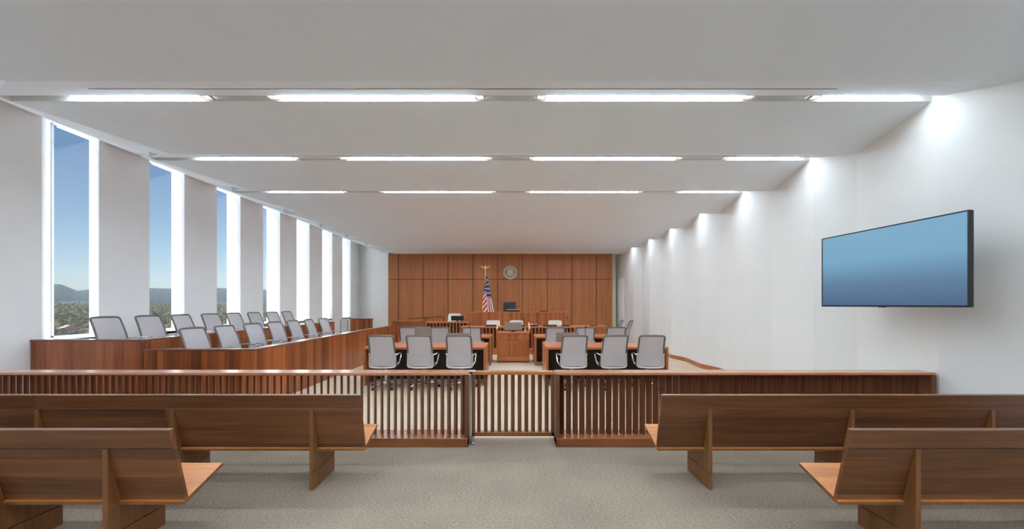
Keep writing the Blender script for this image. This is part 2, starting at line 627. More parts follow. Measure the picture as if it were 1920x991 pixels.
# ------------------------------------------------------------------ ceiling lights
LENS = emit('lamp_lens', (220, 237, 252), 31.0)
SPOT = emit('spot_glow', (255, 224, 180), 3.0)
rows = [(-4.97, -3.50), (-2.63, -0.41), (0.40, 2.63), (3.50, 4.60)]
names4 = ['nearest the windows', 'left of the centre aisle', 'right of the centre aisle', 'against the right wall']
ordn = ['first', 'second', 'third', 'fourth', 'fifth', 'sixth', 'seventh', 'eighth', 'ninth', 'tenth', 'eleventh', 'twelfth', 'thirteenth', 'fourteenth']
protoL = {}
for k in range(-4, 7):
    for i, (a, b) in enumerate(rows):
        if k >= 0:
            lab = 'linear light in the %s ceiling slot past the pews, %s' % (ordn[k], names4[i])
        else:
            lab = 'linear light in the %s ceiling slot behind the pews, %s' % (ordn[-k - 1], names4[i])
        cx, ln = (a + b) / 2, (b - a)
        loc = (cx, yk(SLOT0, k), ZS)
        if i in protoL:
            t = copy_tree(protoL[i])
            t.location = loc
            t['label'] = lab
            continue
        t = thing('ceiling_light', lab, 'light', loc, group='linear ceiling lights')
        protoL[i] = t
        h = ln / 2
        MB().prism([(.006, .046), (.114, .003), (.114, .048), (.006, .049)], 'X', -h, h).build('lens', LENS, t)
        MB().box(-h - .12, h + .12 if i < 3 else h + .05, .004, .116, .051, .085).build('housing', FIXT, t)
        for sgn in (-1, 1):
            if (i == 3 and sgn == 1) or (i == 0 and sgn == -1):
                continue
            x0 = sgn * h + (0.006 if sgn > 0 else -.116)
            sp = MB()
            sp.box(x0, x0 + .11, .008, .02, .008, .032)
            sp.box(x0, x0 + .11, .1, .112, .008, .032)
            sp.box(x0, x0 + .012, .02, .1, .008, .032)
            sp.box(x0 + .098, x0 + .11, .02, .1, .008, .032)
            so = sp.build('spot_head', FIXT, t)
            gl = MB()
            for dx in (.036, .074):
                for dy in (.042, .078):
                    gl.lathe([(.012, 0), (.012, .006)], (x0 + dx, dy, .022), 10)
            gl.build('lamp', SPOT, so)
# slim air diffusers in the rising strips
for k in range(0, 3):
    yy = yk(4.0, k)
    zz = ZE + (ZS - ZE) * (yy - yk(EDGE, k - 1)) / (yk(SLOT0, k) - yk(EDGE, k - 1))
    t = thing('air_diffuser', 'slim dark slot air diffuser along the white strip before the %s row of ceiling lights' % ordn[k], 'vent', (-0.5, yy, zz), group='slot air diffusers')
    t.rotation_euler = (math.atan((ZS - ZE) / (SLOT0 - EDGE + MOD)), 0, 0)
    MB().box(-3.9, 3.9, -.008, .008, -.004, .004).build('slot', plain('diffuser_slot', (110, 110, 110), .5), t)
    fb = MB()
    for a, b in ((-3.4, -3.3), (-3.05, -2.9), (-2.0, -1.7), (-.75, -.6), (-.25, .1)):
        fb.box(a, b, -.007, .007, -.006, .001)
    fb.build('slot_glint', SATIN, t)  # short metal pieces stand in for lamp reflections along the slot

# ------------------------------------------------------------------ television
t = thing('television', 'large flat television with a blue screen mounted on the right white wall', 'television', (4.325, 4.46, 2.04), R(3.3))
L2, H2 = .81, .465
MB().box(-.01, .036, -L2, L2, -H2, H2).build('housing', TVB, t, bevel=.006)
fz = MB()
fz.box(-.016, -.009, -L2, L2, H2 - .014, H2)
fz.box(-.016, -.009, -L2, L2, -H2, -H2 + .02)
fz.box(-.016, -.009, -L2, -L2 + .014, -H2 + .02, H2 - .014)
fz.box(-.016, -.009, L2 - .014, L2, -H2 + .02, H2 - .014)
fz.build('bezel', TVB, t)
def screen_mat():
    m, nt, N, L, P = new_mat('tv_screen_picture')
    tc = N.new('ShaderNodeTexCoord')
    sp = N.new('ShaderNodeSeparateXYZ')
    L.new(tc.outputs['Object'], sp.inputs[0])
    mr = N.new('ShaderNodeMapRange')
    mr.inputs['From Min'].default_value = -.45
    mr.inputs['From Max'].default_value = .45
    L.new(sp.outputs[2], mr.inputs['Value'])
    cr = N.new('ShaderNodeValToRGB')
    e = cr.color_ramp.elements
    e[0].position = 0.0
    e[0].color = lin((66, 96, 134))
    e[1].position = 1.0
    e[1].color = lin((118, 168, 200))
    for p, c in ((.3, (86, 124, 156)), (.62, (114, 165, 198))):
        q = e.new(p)
        q.color = lin(c)
    L.new(mr.outputs[0], cr.inputs['Fac'])
    P.inputs['Base Color'].default_value = (.01, .01, .012, 1)
    P.inputs['Roughness'].default_value = 0.35
    L.new(cr.outputs['Color'], P.inputs['Emission Color'])
    P.inputs['Emission Strength'].default_value = 0.72
    return m
MB().box(-.0125, -.0105, -L2 + .014, L2 - .014, -H2 + .02, H2 - .014).build('screen', screen_mat(), t)
MB().box(-.017, -.008, -.04, .04, -H2 - .006, -H2 + .001).build('sensor_bar', BLACK, t)
arm = MB()
arm.box(.036, .07, -.3, .3, -.22, .22)
arm.box(.07, .445, -.05, -.01, -.05, .05)
arm.box(.07, .445, .02, .06, -.05, .05)
arm.box(.445, .468, -.15, .15, -.2, .2)
arm.build('wall_bracket', BLACK, t)

# ------------------------------------------------------------------ pews
def make_pew(label, xin, xout, y0, legs, seams_=()):
    """xin: aisle end; back towards the camera; y0: rear edge of the legs"""
    t = thing('pew', label, 'bench', (xin, y0, 0), group='wooden gallery pews')
    lo, hi = min(xin, xout) - xin, max(xin, xout) - xin
    cuts = [lo] + sorted(s - xin for s in seams_) + [hi]
    sl = .233
    yb = lambda z: sl * (.70 - z)
    th = .028
    for a, b in zip(cuts[:-1], cuts[1:]):
        MB().prism([(yb(.335), .335), (yb(.698), .698), (yb(.698) + th, .698), (yb(.335) + th, .335)], 'X', a + .0008, b - .0008).build('backrest', PEW, t, bevel=.003)
        MB().prism([(yb(.702) - .002, .702), (yb(.826) - .002, .826), (yb(.826) + th + .006, .83), (yb(.702) + th + .002, .702)], 'X', a + .0008, b - .0008).build('top_rail', PEWRAIL, t, bevel=.005)
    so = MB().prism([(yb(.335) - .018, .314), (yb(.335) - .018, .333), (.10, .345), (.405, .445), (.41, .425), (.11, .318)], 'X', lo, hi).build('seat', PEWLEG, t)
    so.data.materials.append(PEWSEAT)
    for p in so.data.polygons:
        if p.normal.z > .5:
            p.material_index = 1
    for lx in legs:
        x = lx - xin
        up = MB().prism([(0, .146), (.40, .146), (.40, .405), (.12, .311), (yb(.335) - .02, .310), (yb(.335) - .0015, .335), (yb(.69), .698), (-.004, .698), (-.004, .146)], 'X', x - .0165, x + .0165).build('leg', PEWLEG, t, bevel=.003)
        MB().box(x - .0165, x + .0165, -.004, .402, 0, .140).build('foot', PEWLEG, up, bevel=.003)
        for z in (.585, .655):
            MB().lathe([(.006, -.0045), (.006, .003)], (x, -.002, z), 10, 'Y').build('screw_plug', BARB, up)
    return t
make_pew('long wooden pew left of the aisle, in front of the railing', -1.295, -6.9, 3.32, (-1.725, -2.93, -4.10, -5.3, -6.5), (-4.10,))
make_pew('long wooden pew right of the aisle, in front of the railing', 1.295, 4.70, 3.32, (1.725, 2.955, 4.17), ())
make_pew('rearmost wooden pew left of the aisle, cut off by the lower left corner', -2.11, -6.9, 2.405, (-2.54, -3.29, -4.6, -5.8, -6.6), ())
make_pew('rearmost wooden pew right of the aisle, cut off by the lower right corner', 2.11, 4.70, 2.405, (2.55, 3.95, 4.55), ())

# ------------------------------------------------------------------ gallery railing
SP = .0782
bal_me = None
def baluster(parent, x, z0=.10, z1=.803, yc=4.475):
    global bal_me
    if bal_me is None:
        m = MB().box(-.0375, .0375, -.010, .010, 0, .703)
        o = m.build('baluster', BARW, parent, bevel=.002)
        bal_me = o
    else:
        o = bal_me.copy()
        COL.objects.link(o)
        o.parent = parent
    o.location = (x, yc, z0)
    o.scale = (1, 1, (z1 - z0) / .703)
    o.rotation_euler = (0, 0, -math.radians(60))
    return o
def railing(label, x0, x1, xend, first, step):
    t = thing('gallery_railing', label, 'railing', (0, 0, 0), group=None)
    MB().prism([(4.315, .812), (4.322, .835), (4.53, .835), (4.53, .80), (4.34, .80)], 'X', x0, x1).build('cap_rail', BARH, t, bevel=.003)
    MB().box(x0, x1, 4.318, 4.62, 0, .088).build('base', BARB, t, bevel=.003)
    MB().box(x0, x1, 4.312, 4.62, .088, .10).build('base_ledge', BARH, t, bevel=.002)
    xp = xend if xend == x1 else xend
    s = -1 if xend == x1 else 1
    MB().box(min(xp, xp + s * .036), max(xp, xp + s * .036), 4.318 - .004, 4.535, 0.0, .80).build('end_post', BARW, t, bevel=.003)
    x = first
    while x0 + .02 < x < x1 - .02:
        baluster(t, x)
        x += step
    return t
rl = railing('dark wooden slatted railing from the window wall to the gate', -7.38, -.487, -.487, -.565, -SP)
rr_ = railing('dark wooden slatted railing from the gate to the right white wall', .512, 4.785, .512, .592, SP)
MB().box(4.735, 4.785, 4.318, 4.535, .1, .80).build('end_post', BARW, rr_, bevel=.003)
g = thing('gate', 'slatted wooden swing gate in the railing at the centre aisle', 'gate')
MB().box(-.44, .498, 4.385, 4.49, .80, .835).build('top_rail', BARH, g, bevel=.003)
MB().box(-.44, .498, 4.40, 4.475, .095, .138).build('bottom_rail', BARB, g, bevel=.003)
MB().box(-.452, -.414, 4.40, 4.475, .095, .80).build('stile', BARW, g, bevel=.003)
MB().box(.462, .500, 4.40, 4.475, .095, .80).build('stile', BARW, g, bevel=.003)
for i in range(11):
    b = baluster(g, -.37 + i * .0782, .138, .80, 4.438)
    b.scale.x = .72
hw = MB()
hw.box(-.479, -.462, 4.385, 4.46, .05, .80)
hw.box(-.483, -.41, 4.38, 4.46, .836, .845)
hw.box(-.46, -.42, 4.39, 4.45, .045, .094)
hw.lathe([(.012, 0), (.012, .045)], (-.455, 4.42, .0), 12)
hw.lathe([(.035, 0), (.035, .008), (.02, .012)], (-.455, 4.42, 0), 14)
hw.build('pivot_hinge', SATIN, g, bevel=.002)

# ------------------------------------------------------------------ jury box
jb = thing('jury_box', 'two-tier wooden jury box in front of the tall windows', 'jury box')
XF, XM, Y0, Y1 = -3.94, -5.65, 5.91, 13.5
MB().box(XF - .06, XF, Y0, Y1, 0, .895).build('front_panel', JURY, jb)
MB().box(XM, XF - .06, Y0, Y0 + .06, 0, .895).build('end_panel', JURY, jb)
MB().box(XI + .005, XM, Y0 - .004, Y0 + .06, 0, 1.04).build('tall_end_panel', JURY, jb)
MB().box(XM - .05, XM, Y0 + .06, 12.3, .2, 1.04).build('tier_panel', JURY, jb)
MB().box(-5.62, -4.86, Y1 - .06, Y1, 0, 1.09).build('far_end_panel', JURY, jb)
MB().box(-5.64, -4.84, Y1 - .08, Y1 + .02, 1.09, 1.12).build('far_cap', JURYC, jb, bevel=.003)
MB().prism([(XM + .003, Y0 - .015), (XF + .01, Y0 - .015), (XF + .01, Y1 + .01), (XF - .17, Y1 + .01), (XF - .17, Y0 + .13), (XM + .003, Y0 + .13)], 'Z', .895, .92).build('front_cap', JURYC, jb, bevel=.003)
MB().prism([(XI + .005, Y0 - .015), (XM + .0, Y0 - .015), (XM + .0, 12.3), (XM - .22, 12.3), (XM - .22, Y0 + .13), (XI + .005, Y0 + .13)], 'Z', 1.04, 1.066).build('tier_cap', JURYC, jb, bevel=.003)
MB().box(XM, XF - .06, Y0 + .06, 12.9, 0, .18).build('lower_tier', CARPW, jb)
MB().box(XI + .005, XM - .05, Y0 + .06, 12.6, 0, .36).build('upper_tier', CARPW, jb)
gr = thing('grab_rail', 'short metal rail and glass panel at the far end of the jury box', 'handrail', (0, 0, 0))
MB().tube([(-5.66, 13.3, 0.0), (-5.66, 13.3, 1.08), (-5.9, 13.3, 1.08), (-5.9, 13.3, 0)], .016, 8).build('rail', SATIN, gr, smooth=True)
MB().box(-5.88, -5.68, 13.295, 13.305, .1, 1.05).build('glass_panel', GLASS, gr)

# ------------------------------------------------------------------ office chairs
def make_chair(label, fab=None, frm=None, low=None, group=None, yaw=0, loc=(0, 0, 0)):
    fab, frm, low = fab or MESHF, frm or CHFR, low or CHLOW
    t = thing('office_chair', label, 'chair', loc, yaw, group)
    ybk = lambda z: -.235 - .30 * max(0, z - .66) ** 1.15 - .06 * max(0, z - .45) + .02 * math.sin((z - .43) / .6 * PI)
    hw = lambda z: .232 + .006 * math.cos((z - .43) / .6 * PI)
    # mesh back, gently curved across
    m = MB()
    nz_, nx_ = 12, 8
    vs, fs = [], []
    for side in (0, 1):
        for i in range(nz_ + 1):
            z = .455 + (1.022 - .455) * i / nz_
            for j in range(nx_ + 1):
                u = -1 + 2 * j / nx_
                vs.append((u * (hw(z) - .008), ybk(z) - .018 * (1 - u * u) + side * .004, z))
    n1 = (nz_ + 1) * (nx_ + 1)
    W = nx_ + 1
    for i in range(nz_):
        for j in range(nx_):
            a = i * W + j
            fs.append((a, a + 1, a + W + 1, a + W))
            fs.append((n1 + a, n1 + a + W, n1 + a + W + 1, n1 + a + 1))
    for i in range(nz_):
        for a, b in ((i * W, (i + 1) * W), (i * W + nx_, (i + 1) * W + nx_)):
            fs.append((a, b, n1 + b, n1 + a))
    for j in range(nx_):
        for a in (j, nz_ * W + j):
            fs.append((a, a + 1, n1 + a + 1, n1 + a))
    m.add(vs, fs)
    m.build('backrest', fab, t, smooth=True)
    # upper frame (grey)
    pts = []
    for z in (.66, .72, .8, .88, .95, 1.0):
        pts.append((-hw(z), ybk(z), z))
    pts += [(-hw(1.02) + .012, ybk(1.02), 1.022), (-hw(1.03) + .04, ybk(1.03), 1.032)]
    pts += [(-.1, ybk(1.035) - .013, 1.035), (0, ybk(1.035) - .016, 1.036)]
    pts += [(-p[0], p[1], p[2]) for p in reversed(pts[:-1])]
    MB().tube(pts, .0165, 8).build('back_frame', frm, t, smooth=True)
    # lower frame: a light U that turns into the shell under the seat
    pts = [(-hw(z), ybk(z) - .002, z) for z in (.70, .64, .56, .50, .465)]
    pts += [(-hw(.45) + .015, ybk(.45) - .002, .442), (-hw(.44) + .05, ybk(.44), .432)]
    pts += [(-.08, ybk(.43) - .016, .428), (0, ybk(.43) - .018, .427)]
    pts += [(-p[0], p[1], p[2]) for p in reversed(pts[:-1])]
    MB().tube(pts, .017, 8).build('lumbar_frame', low, t, smooth=True)
    # arms: polished loops
    for s in (-1, 1):
        x = s * .262
        p = [(s * .236, -.245, .66), (x, -.20, .668), (x + s * .012, -.06, .672), (x + s * .014, .05, .668), (x + s * .013, .085, .648), (x + s * .008, .07, .60), (x, .0, .50), (s * .225, -.04, .445), (s * .15, -.04, .425)]
        MB().tube(p, .0125, 8, flat=1.0).build('armrest', CHROME, t, smooth=True)
    # seat
    st = MB()
    n = 24
    ring = []
    for i in range(n):
        a = 2 * PI * i / n
        cx, cy = math.cos(a), math.sin(a)
        p = 5
        r = (abs(cx) ** p + abs(cy) ** p) ** (-1 / p)
        ring.append((.235 * cx * r, .02 + .235 * cy * r))
    vs = []
    for sc_, z in ((.90, .432), (1.0, .445), (1.0, .468), (.94, .482)):
        vs += [(q[0] * sc_, .02 + (q[1] - .02) * sc_, z) for q in ring]
    fs = [tuple(range(n - 1, -1, -1)), tuple(range(3 * n, 4 * n))]
    for l in range(3):
        for i in range(n):
            fs.append((l * n + i, l * n + (i + 1) % n, (l + 1) * n + (i + 1) % n, (l + 1) * n + i))
    st.add(vs, fs)
    st.build('seat', NAVY, t, smooth=True)
    MB().box(-.11, .11, -.16, .10, .385, .43).build('tilt_mechanism', BLACK, t, bevel=.012)
    MB().lathe([(.03, .10), (.03, .25), (.022, .26), (.022, .39)], (0, 0, 0), 14).build('column', SATIN, t, smooth=True)
    b = MB()
    b.lathe([(.045, .08), (.045, .13), (.03, .135)], (0, 0, 0), 14)
    for i in range(5):
        a = 2 * PI * i / 5 - PI / 2 + .62
        c, s_ = math.cos(a), math.sin(a)
        b.tube([(c * .03, s_ * .03, .118), (c * .18, s_ * .18, .105), (c * .30, s_ * .30, .078)], [.022, .017, .012], 8, flat=.7)
    base = b.build('star_base', CHROME, t, smooth=True)
    for i in range(5):
        a = 2 * PI * i / 5 - PI / 2 + .62
        c, s_ = math.cos(a), math.sin(a)
        w = MB()
        for o in (-.013, .013):
            w.lathe([(.02, -.008), (.0265, -.004), (.0265, .004), (.02, .008)], (0, 0, 0), 14, 'X')
            w.v[-56:] = [(p[0] + o, p[1], p[2]) for p in w.v[-56:]]
        w.tube([(0, .008, .06), (0, .004, .02)], .007, 6)
        w.xf(Matrix.Translation((c * .29, s_ * .29, .0268)) @ Matrix.Rotation(a + .8 * i, 4, 'Z'))
        w.build('caster', BLACK, base, smooth=True)
    return t
GJ = 'grey mesh office chairs'
chair0 = None
def chair(label, x, y, z, yaw):
    global chair0
    if chair0 is None:
        chair0 = make_chair(label, group=GJ)
        o = chair0
    else:
        o = copy_tree(chair0)
    o.location = (x, y, z)
    o.rotation_euler = (0, 0, yaw)
    o['label'] = label
    return o
R = math.radians
spots = [
    ('front left counsel table, outermost beside the jury box', -2.41, 7.40, 3), ('front left counsel table, middle of its three', -1.68, 7.40, -3), ('front left counsel table, next to the aisle', -.953, 7.40, -1),
    ('front right counsel table, next to the aisle', 1.16, 7.40, 3), ('front right counsel table, middle of its three', 1.905, 7.40, 4), ('front right counsel table, outermost towards the white wall', 2.63, 7.40, -6),
    ('rear left counsel table, outermost beside the jury box', -2.56, 9.93, 1), ('rear left counsel table, middle of its three', -1.78, 9.93, 0), ('rear left counsel table, next to the aisle', -.985, 9.93, 0),
    ('rear right counsel table, next to the aisle', 1.105, 9.93, 1), ('rear right counsel table, middle of its three', 1.86, 9.93, 0), ('rear right counsel table, outermost towards the white wall', 2.64, 9.93, -1)]
for nm, x, y, a in spots:
    chair('grey mesh-backed chair at the ' + nm, x, y, 0, R(a))
for i in range(8):
    chair('grey mesh jury chair, %s of the upper row by the windows, counting from the railing' % ordn[i], -6.60 + .20, 6.386 + .738 * i, .36, R(-90 + random.uniform(-5, 5)))
for i in range(7):
    chair('grey mesh jury chair, %s of the lower jury row, counting from the railing' % ordn[i], -5.14 + .22, 6.325 + .738 * i, .18, R(-90 + random.uniform(-5, 5)))
chair('pale grey mesh chair by the far white wall, the one nearer the wood wall', 3.72, 14.1, 0, R(62))
chair('pale grey mesh chair by the far white wall, closest to that wall', 3.98, 13.85, 0, R(58))
# cream chairs of the court staff
cc = make_chair('cream-backed chair behind the clerk desk, left of the lectern monitor', CREAM, CREAM, CREAM, 'cream staff chairs', PI, (-.63, 13.30, 0))
for lb, x, y, z in (('cream-backed chair behind the clerk desk, directly above the lectern monitor', .19, 13.30, 0), ('cream-backed chair behind the clerk desk, right of the lectern', 1.57, 13.30, 0)):
    o = copy_tree(cc)
    o.location = (x, y, z)
    o['label'] = lb
o = copy_tree(cc)
o.location = (-2.15, 14.30, .22)
o['label'] = 'cream-backed chair in the slatted witness box beside the dark monitor'

# judge's chair
jc = thing('judge_chair', 'black leather high-backed chair behind the judge bench', 'chair', (-.05, 15.2, .45), PI)
bk = MB()
vs, fs = [], []
for side in (0, 1):
    for i in range(9):
        z = .46 + .80 * i / 8
        for j in range(7):
            u = -1 + 2 * j / 6
            vs.append((u * (.27 - .02 * abs(i - 4) / 4), -.24 - .1 * i / 8 - .03 * (1 - u * u) * (1 if side == 0 else -.6) + side * .09, z))
for i in range(8):
    for j in range(6):
        a = i * 7 + j
        fs += [(a, a + 1, a + 8, a + 7), (63 + a, 63 + a + 7, 63 + a + 8, 63 + a + 1)]
for i in range(8):
    for a, b in ((i * 7, i * 7 + 7), (i * 7 + 6, i * 7 + 13)):
        fs.append((a, b, 63 + b, 63 + a))
for j in range(6):
    for a in (j, 56 + j):
        fs.append((a, a + 1, 63 + a + 1, 63 + a))
bk.add(vs, fs)
bk.build('backrest', LEATH, jc, smooth=True, bevel=.01)
MB().box(-.27, .27, -.22, .30, .42, .52).build('seat', LEATH, jc, bevel=.03, seg=3)
for s in (-1, 1):
    MB().tube([(s * .27, -.2, .5), (s * .31, -.18, .72), (s * .31, .12, .72), (s * .29, .16, .5)], .022, 8).build('armrest', LEATH, jc, smooth=True)
MB().lathe([(.03, .08), (.03, .42)], (0, 0, 0), 12).build('column', BLACK, jc)
b = MB()
for i in range(5):
    a = 2 * PI * i / 5
    b.tube([(0, 0, .1), (math.cos(a) * .3, math.sin(a) * .3, .05)], [.025, .015], 8)
    b.ball((math.cos(a) * .3, math.sin(a) * .3, .028), .028)
b.build('star_base', BLACK, jc, smooth=True)

# ------------------------------------------------------------------ counsel tables
def make_table(label, x, y):
    t = thing('counsel_table', label, 'table', (x, y, 0), group='counsel tables')
    w, d, h = 2.42, .98, .76
    MB().box(0, w, 0, d, h - .045, h).build('table_top', TABTOP, t, bevel=.003)
    for a in (0, w - .045):
        MB().box(a, a + .045, 0.004, d - .004, 0, h - .045).build('side_panel', TABSIDE, t, bevel=.002)
    MB().box(.045, w - .045, .52, .55, .03, h - .045).build('modesty_panel', DARKIN, t)
    gm = MB()
    for gx in (.5, 1.25, 2.0):
        gm.box(gx, gx + .16, .58, .66, h, h + .004)
    gm.build('cable_cover', MONG, t)
    return t
make_table('orange-brown wooden counsel table left of the aisle, nearest the railing', -2.92, 7.60)
make_table('orange-brown wooden counsel table right of the aisle, nearest the railing', .70, 7.60)
make_table('orange-brown wooden counsel table left of the aisle, nearest the judge', -2.95, 10.1)
make_table('orange-brown wooden counsel table right of the aisle, nearest the judge', .63, 10.1)

def monitor(label, x, y, z, w, h, yaw=0, mat=None, tilt=0, foot=.06):
    mat = mat or MONG
    t = thing('monitor', label, 'monitor', (x, y, z), yaw, 'desk monitors')
    o = MB().prism([(-w / 2, 0), (w / 2, 0), (w / 2, h), (-w / 2, h)], 'Y', -.015, .015).build('casing', mat, t, (0, 0, foot), bevel=.004)
    o.rotation_euler.x = tilt
    MB().box(-w / 2 + .012, w / 2 - .012, -.004, .004, .012, h - .012).build('screen', BLACK, o, (0, .0155 if yaw == 0 else -.0155, 0))
    MB().box(-.025, .025, .0, .03, 0, foot + .03).build('stand', BLACK, t)
    MB().box(-.09, .09, -.05, .08, 0, .012).build('foot', BLACK, t, bevel=.004)
    return t
monitor('grey monitor standing on the front left table between its first two chairs', -1.86, 8.1, .76, .34, .30, foot=.08)
monitor('low grey monitor behind the aisle-side chair of the front left table', -1.12, 8.1, .76, .48, .19, foot=.055)
monitor('grey monitor at the aisle end of the front right table', 1.20, 8.15, .76, .49, .20, foot=.05)

def gooseneck(label, x, y, z, h, lean):
    t = thing('microphone', label, 'microphone', (x, y, z), 0, 'gooseneck microphones')
    MB().lathe([(.045, 0), (.045, .012), (.02, .02)], (0, 0, 0), 14).build('base', BLACK, t)
    MB().tube([(0, 0, .015), (0, 0, h * .6), (lean * .3, 0, h * .88), (lean, 0, h)], .006, 6).build('stem', BLACK, t, smooth=True)
    MB().ball((lean, 0, h), .022, sc=(1, 1, 1.2)).build('head', BLACK, t, smooth=True)
    return t
gooseneck('slim black gooseneck microphone on the front left table', -.86, 8.2, .76, .36, -.02)
gooseneck('slim black gooseneck microphone on the front right table', 1.58, 8.2, .76, .36, .02)
gooseneck('slim black gooseneck microphone at the right end of the clerk desk', 1.93, 12.75, .89, .27, -.06)
gooseneck('slim black gooseneck microphone on the witness box beside the dark monitor', -1.78, 13.6, 1.0, .17, .0)
gooseneck('slim black gooseneck microphone on the clerk desk beside the middle cream chair', .46, 12.75, .89, .24, -.02)

# ------------------------------------------------------------------ lectern
lc = thing('lectern', 'wooden lectern cabinet with double doors in the middle of the court', 'lectern', (.065, 10.67, 0))
MB().box(-.455, .455, 0, .62, .03, .17).build('plinth', DESKCAP, lc, bevel=.003)
MB().box(-.44, .44, .02, .60, 0, .03).build('toe_kick', BLACK, lc)
MB().box(-.445, .445, .012, .61, .17, .82).build('cabinet', DESKW, lc, bevel=.003)
MB().prism([(-.02, .80), (.66, .80), (.66, .83), (-.02, .83)], 'X', -.46, .46).build('top', DESKCAP, lc, bevel=.003)
for s in (-1, 1):
    x = s * .455
    MB().prism([(.0, .83), (.64, .83), (.64, 1.08), (.45, 1.08), (.0, .93)], 'X', x - .02, x + .02).build('side_wing', DESKCAP, lc, bevel=.003)
for s in (-1, 1):
    d = MB().box(.004 if s > 0 else -.40, .40 if s > 0 else -.004, 0.0, .014, .19, .61).build('door', DESKW, lc, bevel=.002)
    MB().tube([(s * .05, .0, .51), (s * .05, -.02, .51), (s * .05, -.02, .56), (s * .05, 0, .56)], .004, 6).build('handle', SATIN, d)
MB().box(-.445, .445, 0.002, .013, .625, .79).build('drawer_front', DESKW, lc, bevel=.002)
monitor('wide grey monitor tilted on top of the lectern', .065, 10.95, .83, .50, .22, 0, MONG, -.15, .05)
t = tag(MB().lathe([(.028, 0), (.034, .09), (.03, .09), (.026, .01)], (0, 0, 0), 14).build('cup', CHLOW, None, (.41, 10.8, .83)), 'small pale cup at the right side of the lectern top', 'cup')

# ------------------------------------------------------------------ clerk desk, witness box, judge bench
def slat_desk(label, name, x0, x1, y, zt, zb, d, step=.115):
    t = thing(name, label, 'desk', (0, 0, 0))
    MB().box(x0 - .02, x1 + .02, y - .03, y + d, zt - .04, zt).build('desk_top', DESKCAP, t, bevel=.003)
    MB().box(x0, x1, y + .06, y + .09, zb, zt - .04).build('backing_panel', DARKIN, t)
    n = int((x1 - x0) / step)
    for i in range(n + 1):
        x = x0 + (x1 - x0 - .045) * i / n
        MB().box(x, x + .045, y, y + .055, zb, zt - .04).build('slat_post', DESKW, t)
    return t
ck = slat_desk('wide slatted clerk desk in front of the judge bench', 'clerk_desk', -1.63, 2.08, 12.5, .89, .19, .62)
MB().box(-1.66, 2.12, 12.38, 13.1, 0, .19).build('base', DESKCAP, ck, bevel=.003)
wg = thing('side_desk', 'solid orange-brown desk angled off the right end of the clerk desk', 'desk')
MB().prism([(2.12, 12.5), (2.55, 12.42), (3.25, 12.9), (3.25, 13.35), (2.12, 13.35)], 'Z', .86, .895).build('desk_top', DESKCAP, wg, bevel=.003)
MB().prism([(2.14, 12.56), (2.54, 12.48), (3.2, 12.94), (3.2, 12.98), (2.54, 12.53), (2.14, 12.61)], 'Z', 0, .86).build('front_panel', DESKW, wg)
tag(MB().lathe([(.14, 0), (.14, .02), (.09, .03)], (0, 0, 0), 20).build('conference_speaker', BLACK, None, (2.76, 12.85, .895)), 'round dark speaker puck on the angled side desk', 'speaker')
ws = slat_desk('slatted witness box left of the judge bench', 'witness_box', -2.98, -1.53, 13.45, 1.0, .05, .5)
MB().box(-3.0, -1.5, 13.45 - .03, 13.95, 0, .05).build('base', DESKCAP, ws)
MB().box(-2.95, -1.56, 13.96, 15.2, 0, .22).build('platform', CARPW, ws)
monitor('black monitor facing away on the witness box', -1.90, 13.62, 1.0, .44, .17, 0, BLACK, .0, .04)
bench = thing('judge_bench', 'tall wooden judge bench below the wall seal', 'bench')
MB().box(-1.55, 2.07, 14.0, 14.06, 0, 1.315).build('front_panel', DESKW, bench)
for x in (-1.55, 2.01):
    MB().box(x, x + .06, 14.06, 15.4, 0, 1.315).build('side_panel', DESKW, bench)
MB().box(-1.56, 2.08, 13.985, 14.16, 1.315, 1.345).build('cap', DESKCAP, bench, bevel=.003)
MB().box(-1.48, 2.0, 14.07, 14.8, 1.10, 1.14).build('work_surface', DESKCAP, bench)
lp = thing('laptop', 'open black laptop on the judge bench in front of the leather chair', 'laptop', (.09, 14.08, 1.345))
MB().box(-.23, .23, 0, .05, 0, .07).build('casing', BLACK, lp, bevel=.005)
MB().box(-.24, .24, -.01, .06, .07, .085).build('lid', CREAM, lp, bevel=.004)
tag(MB().box(-.15, .15, -.04, .04, 0, .03).build('phone_tray', BLACK, None, (1.20, 14.09, 1.345), bevel=.008), 'small dark tray lying on the right part of the judge bench', 'tray')
for lb, x, w in (('black keyboard on the clerk desk in front of the left cream chair', -.63, .44), ('black keyboard on the clerk desk below the middle cream chair', .22, .44), ('black keyboard on the clerk desk in front of the right cream chair', 1.28, .46), ('black telephone base at the right end of the clerk desk', 1.78, .22)):
    tag(MB().prism([(0, 0), (.16, 0), (.16, .055), (0, .035)], 'X', -w / 2, w / 2).build('keyboard' if w > .3 else 'telephone', BLACK, None, (x, 12.6, .89), bevel=.004), lb, 'keyboard' if w > .3 else 'telephone')
dv = thing('desk_device', 'small grey device with knobs on the clerk desk right of the lectern', 'device', (.76, 12.6, .89))
MB().box(-.13, .13, 0, .14, 0, .05).build('casing', BLACK, dv, bevel=.005)
MB().box(-.11, -.02, .02, .1, .05, .075).build('button_panel', CREAM, dv)
MB().lathe([(.03, 0), (.025, .04)], (.07, .06, .05), 12).build('knob', SATIN, dv)
